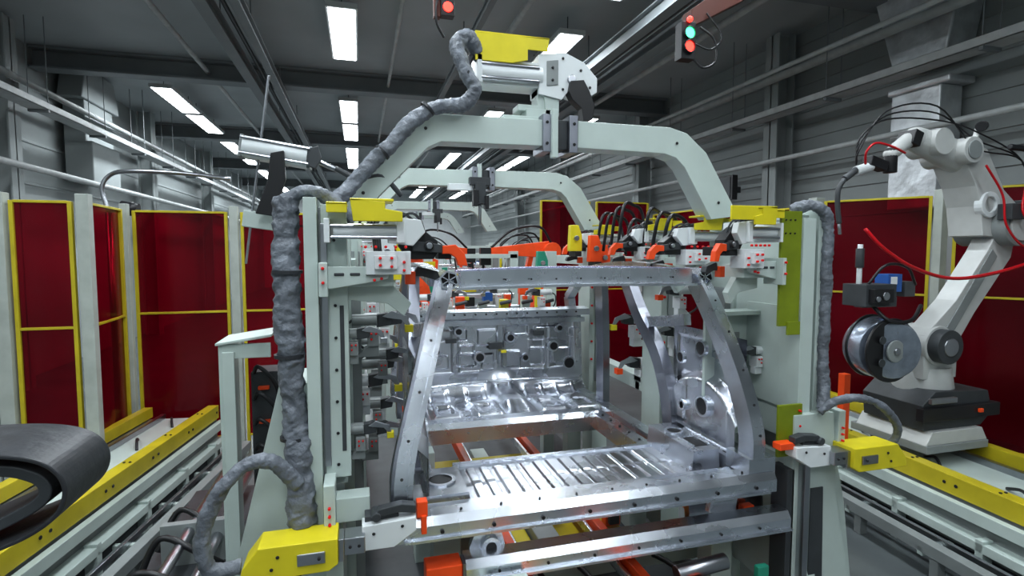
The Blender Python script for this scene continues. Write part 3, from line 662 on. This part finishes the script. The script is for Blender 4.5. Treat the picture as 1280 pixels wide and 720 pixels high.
b.tube([(4.5,3.0,2.74),(4.66,2.98,2.52),(4.70,2.97,2.30),(4.86,2.95,2.14),(5.0,2.95,2.2)],.008,n=8)
b.tube([(4.9,2.98,2.60),(4.80,2.93,2.40),(4.95,2.93,2.28),(5.15,3.0,2.42),(5.0,3.0,2.65)],.008,n=8)
b.m('black').tube([(4.7,2.98,2.88),(4.9,2.95,2.84),(5.1,2.95,2.6),(5.2,2.95,2.3),(5.25,3,1.9)],.022,n=10)
b.done()
b=B('welding_cable',0);b.m('redhose').tube([(3.50,3.1,2.26),(3.62,3.05,2.12),(3.85,3.0,1.98),(4.2,2.98,1.90),(4.6,2.95,1.94),(5.1,2.9,2.06),(5.7,2.8,2.16)],.013,n=10);b.done()
b=B('welding_wire_spool',.004);b.M=Matrix.Translation((-.07,0,0))
b.m('black').cyl((3.78,3.02,1.38),(3.78,3.04,1.38),.235,n=40).cyl((3.84,3.24,1.38),(3.84,3.26,1.38),.24,n=40)
b.m('film').cyl((3.78,3.04,1.38),(3.84,3.24,1.38),.225,n=40)
b.m('film').cyl((3.775,3.0,1.38),(3.78,3.02,1.38),.20,.21,n=40);b.m('grayp').cyl((3.775,2.985,1.38),(3.775,3.0,1.38),.08,n=30);b.m('steel').cyl((3.775,2.97,1.38),(3.775,2.99,1.38),.025,n=16)
for k in range(5):
    a=k*1.257;b.m('darkg').cyl((3.775+.14*math.cos(a),2.995,1.38+.14*math.sin(a)),(3.775+.14*math.cos(a),3.005,1.38+.14*math.sin(a)),.03,n=14)
b.m('robot').box(3.8,4.2,3.26,3.32,1.34,1.42);b.m('orange').box(3.66,3.72,3.3,3.36,.6,1.15);b.done()
b=B('wire_feeder');b.m('darkg').box(3.48,3.76,3.05,3.25,1.70,1.86).m('black').box(3.50,3.68,3.0,3.06,1.73,1.83);b.m('steel').cyl((3.60,2.99,1.78),(3.6,3.0,1.78),.03).cyl((3.53,2.99,1.76),(3.53,3.0,1.76),.02)
b.m('whiteclean').cyl((3.52,3.15,1.86),(3.52,3.15,2.15),.018).m('darkg').cyl((3.52,3.15,1.98),(3.52,3.15,2.12),.028)
b.m('blue').box(3.98,4.12,3.3,3.42,1.78,1.92).m('darkg').box(4.15,4.26,3.3,3.42,1.74,1.86);b.m('whiteclean').box(4.0,4.06,3.29,3.3,1.84,1.90);b.m('darkg').box(3.76,4.1,3.32,3.4,1.66,1.74)
b.m('black').tube([(3.6,3.1,1.7),(3.65,3.0,1.6),(3.85,3.0,1.6),(4.0,3.05,1.7)],.014).tube([(3.55,3.1,1.86),(3.65,3.05,2.0),(3.85,3.05,1.98),(4.0,3.1,1.85)],.01)
b.done()
# ---------------------------------------------------------------- signal lamps
def signal(x,y,z,both=True):
    b=B('signal_light',.003)
    if both:
        b.m('black').box(x-.055,x+.055,y-.03,y+.05,z-.13,z+.12)
        b.m('ledg').cyl((x,y-.045,z+.04),(x,y-.03,z+.04),.036,n=24).m('black').ring((x,y-.055,z+.04),.038,.044,ax=(0,1,0),t=.025)
        b.m('ledr').cyl((x,y-.045,z-.05),(x,y-.03,z-.05),.036,n=24).m('black').ring((x,y-.055,z-.05),.038,.044,ax=(0,1,0),t=.025)
        b.m('ledr').sph((x+.0,y-.04,z+.13),.02)
        b.m('brown').prism([(x+.04,z+.1),(x+.04,z+.22),(x+.5,z+.55),(x+.5,z+.35)],y+.0,y+.12)
        b.m('brown').box(x+.4,x+.5,y,y+.12,z+.4,5.18)
        b.m('black').tube([(x+.1,y-.01,z+.1),(x+.2,y-.03,z+.02),(x+.22,y-.03,z-.12),(x+.12,y-.03,z-.18),(x+.04,y-.02,z-.12)],.008,n=8)
        b.tube([(x+.15,y-.01,z+.2),(x+.26,y-.03,z+.05),(x+.18,y-.03,z-.05),(x+.05,y-.02,z-.02)],.006,n=8)
    else:
        b.m('black').box(x-.04,x+.04,y-.03,y+.03,z-.10,z+.12)
        b.m('ledr').cyl((x,y-.04,z-.05),(x,y-.03,z-.05),.030,n=20)
        b.m('brown').box(x-.08,x-.04,y,y+.05,z-.1,5.18).m('black').tube([(x,y,z+.1),(x-.06,y-.03,z),(x-.07,y-.03,z-.14),(x-.02,y,z-.22)],.008)
    b.done()
signal(2.20,3.4,3.55);signal(.54,3.4,3.62,False)
# ---------------------------------------------------------------- left odds
b=B('cabinet_side_panel');b.m('white').box(-.74,-.72,3.2,3.6,0,1.60).box(-.72,-.48,3.2,3.215,1.52,1.60).box(-.72,-.66,3.18,3.2,.3,1.56).prism([(-.75,1.595),(-.47,1.635),(-.47,1.65),(-.75,1.61)],3.18,3.5)
b.m('darkg').box(-.62,-.42,3.4,3.6,0,1.4)
for i in range(6):b.m('black').tube([(-.6,3.38,1.4-.15*i),(-.56,3.3,1.45-.15*i),(-.48,3.32,1.35-.15*i),(-.46,3.38,1.2-.15*i)],.012,n=8)
for i in range(4):b.m('orange').box(-.58,-.52,3.37,3.4,1.3-.2*i,1.32-.2*i)
b.done()
b=B('cable_chain_cover',.004);b.m('bagdark')
b.sweep([(-1.35,1.75,1.585),(-1.1,1.75,1.595),(-.90,1.75,1.59),(-.79,1.75,1.56),(-.745,1.75,1.50),(-.76,1.75,1.43),(-.83,1.75,1.375),(-.95,1.75,1.33),(-1.12,1.75,1.27),(-1.3,1.75,1.2)],.26,.012,side=(0,1,0),k=8)
b.m('darkg').sweep([(-1.3,1.75,1.54),(-.95,1.75,1.545),(-.83,1.75,1.52),(-.80,1.75,1.47),(-.86,1.75,1.42),(-1.05,1.75,1.34),(-1.3,1.75,1.25)],.20,.03,side=(0,1,0),k=6)
b.m('grayp').box(-1.32,-1.22,1.68,1.82,0,1.56)
b.done()
b=B('gooseneck_work_lamp',0);b.m('steel').cyl((-2.5,6.6,0),(-2.5,6.6,2.5),.03).tube([(-2.5,6.6,2.5),(-2.55,6.6,2.75),(-2.45,6.6,2.9),(-2.2,6.5,2.92),(-1.7,6.4,2.9),(-1.3,6.4,2.86)],.022,n=8);b.m('black').cyl((-2.35,6.5,2.55),(-2.2,6.5,2.52),.07).box(-2.48,-2.3,6.56,6.6,2.5,2.53);b.done()
b=B('floor_machinery_rack');b.m('darkg').box(-1.25,-.75,2.0,4.6,0,.25).m('steel')
b.cyl((-1.0,2.0,.45),(-1.0,4.5,.45),.03).cyl((-.85,2.0,.4),(-.85,4.5,.4),.03)
b.m('grayp').box(-1.15,-.8,2.5,2.55,.25,.5).box(-1.15,-.8,3.5,3.55,.25,.5)
for i in range(5):b.m('black').tube([(-1.2,2.4+.3*i,.3),(-1.1,2.3+.35*i,.5),(-.9,2.4+.3*i,.42),(-.8,2.5+.3*i,.28)],.018,n=8)
b.done()
# ---------------------------------------------------------------- far stations
def station(x,y,s=1):
    b=B('assembly_station',.004);b.M=Matrix.Translation((x,y,0))@Matrix.Diagonal((s,s,s,1))
    b.m('white');
    for xx in(-.9,.9):b.box(xx-.06,xx+.06,-.06,.06,0,2.1);b.box(xx-.06,xx+.06,1.5,1.6,0,2.1)
    b.box(-.95,.95,-.05,.05,1.15,1.25).box(-.95,.95,1.5,1.6,2.0,2.06)
    b.m('alu').box(-.7,.7,.2,.3,1.3,1.36).box(-.7,.7,.8,.9,1.5,1.56).box(-.6,.6,-.1,0,1.45,1.5)
    b.m('yellow').box(-.5,.2,-.12,-.06,1.3,1.34).box(.7,.76,-.1,-.04,1.3,1.7).box(-.9,-.6,-.1,-.06,1.8,1.9)
    b.m('orange').box(-.3,-.24,-.1,0,1.5,1.68).box(.35,.41,-.1,0,1.4,1.62).prism([(.6,1.6),(.7,1.6),(.72,1.85),(.62,1.9)],.2,.3).prism([(-.62,1.7),(-.52,1.7),(-.5,1.92),(-.6,1.96)],.2,.3)
    b.m('green').box(-.75,-.62,-.1,0,1.3,1.5).m('blue').box(.1,.2,-.1,0,1.55,1.65).m('black').box(-.1,.0,-.1,.0,1.5,1.6).box(.5,.56,-.1,0,1.2,1.5)
    b.m('whiteclean').cyl((-.5,-.1,1.6),(-.3,-.1,1.62),.04).cyl((.2,-.1,1.85),(.5,-.1,1.8),.04).box(-.2,.15,.1,.2,1.36,1.44)
    b.m('redpin');[b.cyl((-.6+.17*i,-.12,1.2),(-.6+.17*i,-.05,1.2),.015,n=8) for i in range(8)]
    b.done()
for x,y,s in((1.2,5.9,1),(2.0,10.6,1),(3.0,15,1.1),(4.2,19.5,1.1),(.2,13,1)):station(x,y,s)
def farrobot(x,y,c='orange',f=1):
    b=B('welding_robot',.006);b.M=Matrix.Translation((x,y,0))@Matrix.Scale(f,4,(1,0,0))
    b.m(c).cyl((0,0,0),(0,0,.9),.2,.16).box(-.15,.15,-.15,.15,.9,1.2)
    b.prism([(-.1,1.1),(.12,1.1),(-.1,2.1),(-.3,2.1)],-.08,.08).cyl((-.2,-.15,2.1),(-.2,.15,2.1),.13)
    b.prism([(-.3,2.0),(-.2,2.25),(.7,2.15),(.7,2.05)],-.07,.07)
    b.m('black').box(.7,.85,-.06,.06,1.9,2.15).cyl((.8,0,1.9),(.85,0,1.6),.02).tube([(-.2,-.1,2.2),(0,-.12,2.45),(.4,-.1,2.4),(.7,-.05,2.15)],.02,n=6)
    b.done()
for x,y,c,f in((3.3,10.4,'robot',-1),(-.9,8.5,'robot',1),(4.4,13.4,'orange',-1),(1.5,13.6,'orange',1),(2.5,7.6,'orange',-1),(3.6,11.8,'orange',-1),(2.0,17.5,'robot',1),(5.4,17.5,'orange',-1),(1.1,9.4,'orange',1)):farrobot(x,y,c,f)
b=B('hanging_monitor');b.m('black').box(5.9,6.0,7.7,8.5,2.95,3.35).m('darkg').box(5.89,5.9,7.75,8.45,2.98,3.32).box(6.0,6.3,8.0,8.1,3.1,3.2);b.done()
b=B('junction_box');b.m('grayp').box(6.45,6.76,9.0,9.5,3.0,3.4);b.done()
b=B('electrical_cabinet',.01)
b.m('wallpaint').box(6.2,6.75,9.5,10.4,0,2.1).m('darkg').box(6.19,6.2,9.55,9.57,.2,1.9).box(6.19,6.2,10.0,10.1,1.6,1.8)
b.done()
# ---------------------------------------------------------------- world, camera
w=D.worlds.new('world');scene.world=w;w.use_nodes=True
w.node_tree.nodes['Background'].inputs[0].default_value=(.6,.65,.7,1);w.node_tree.nodes['Background'].inputs[1].default_value=.3
c=D.cameras.new('camera');c.lens=680/1280*36;c.sensor_width=36;c.clip_start=.02
co=D.objects.new('camera',c);scene.collection.objects.link(co)
co.location=(0,0,2.1);co.rotation_euler=(math.pi/2-math.atan(46/680),0,-math.atan(190/680))
scene.camera=co
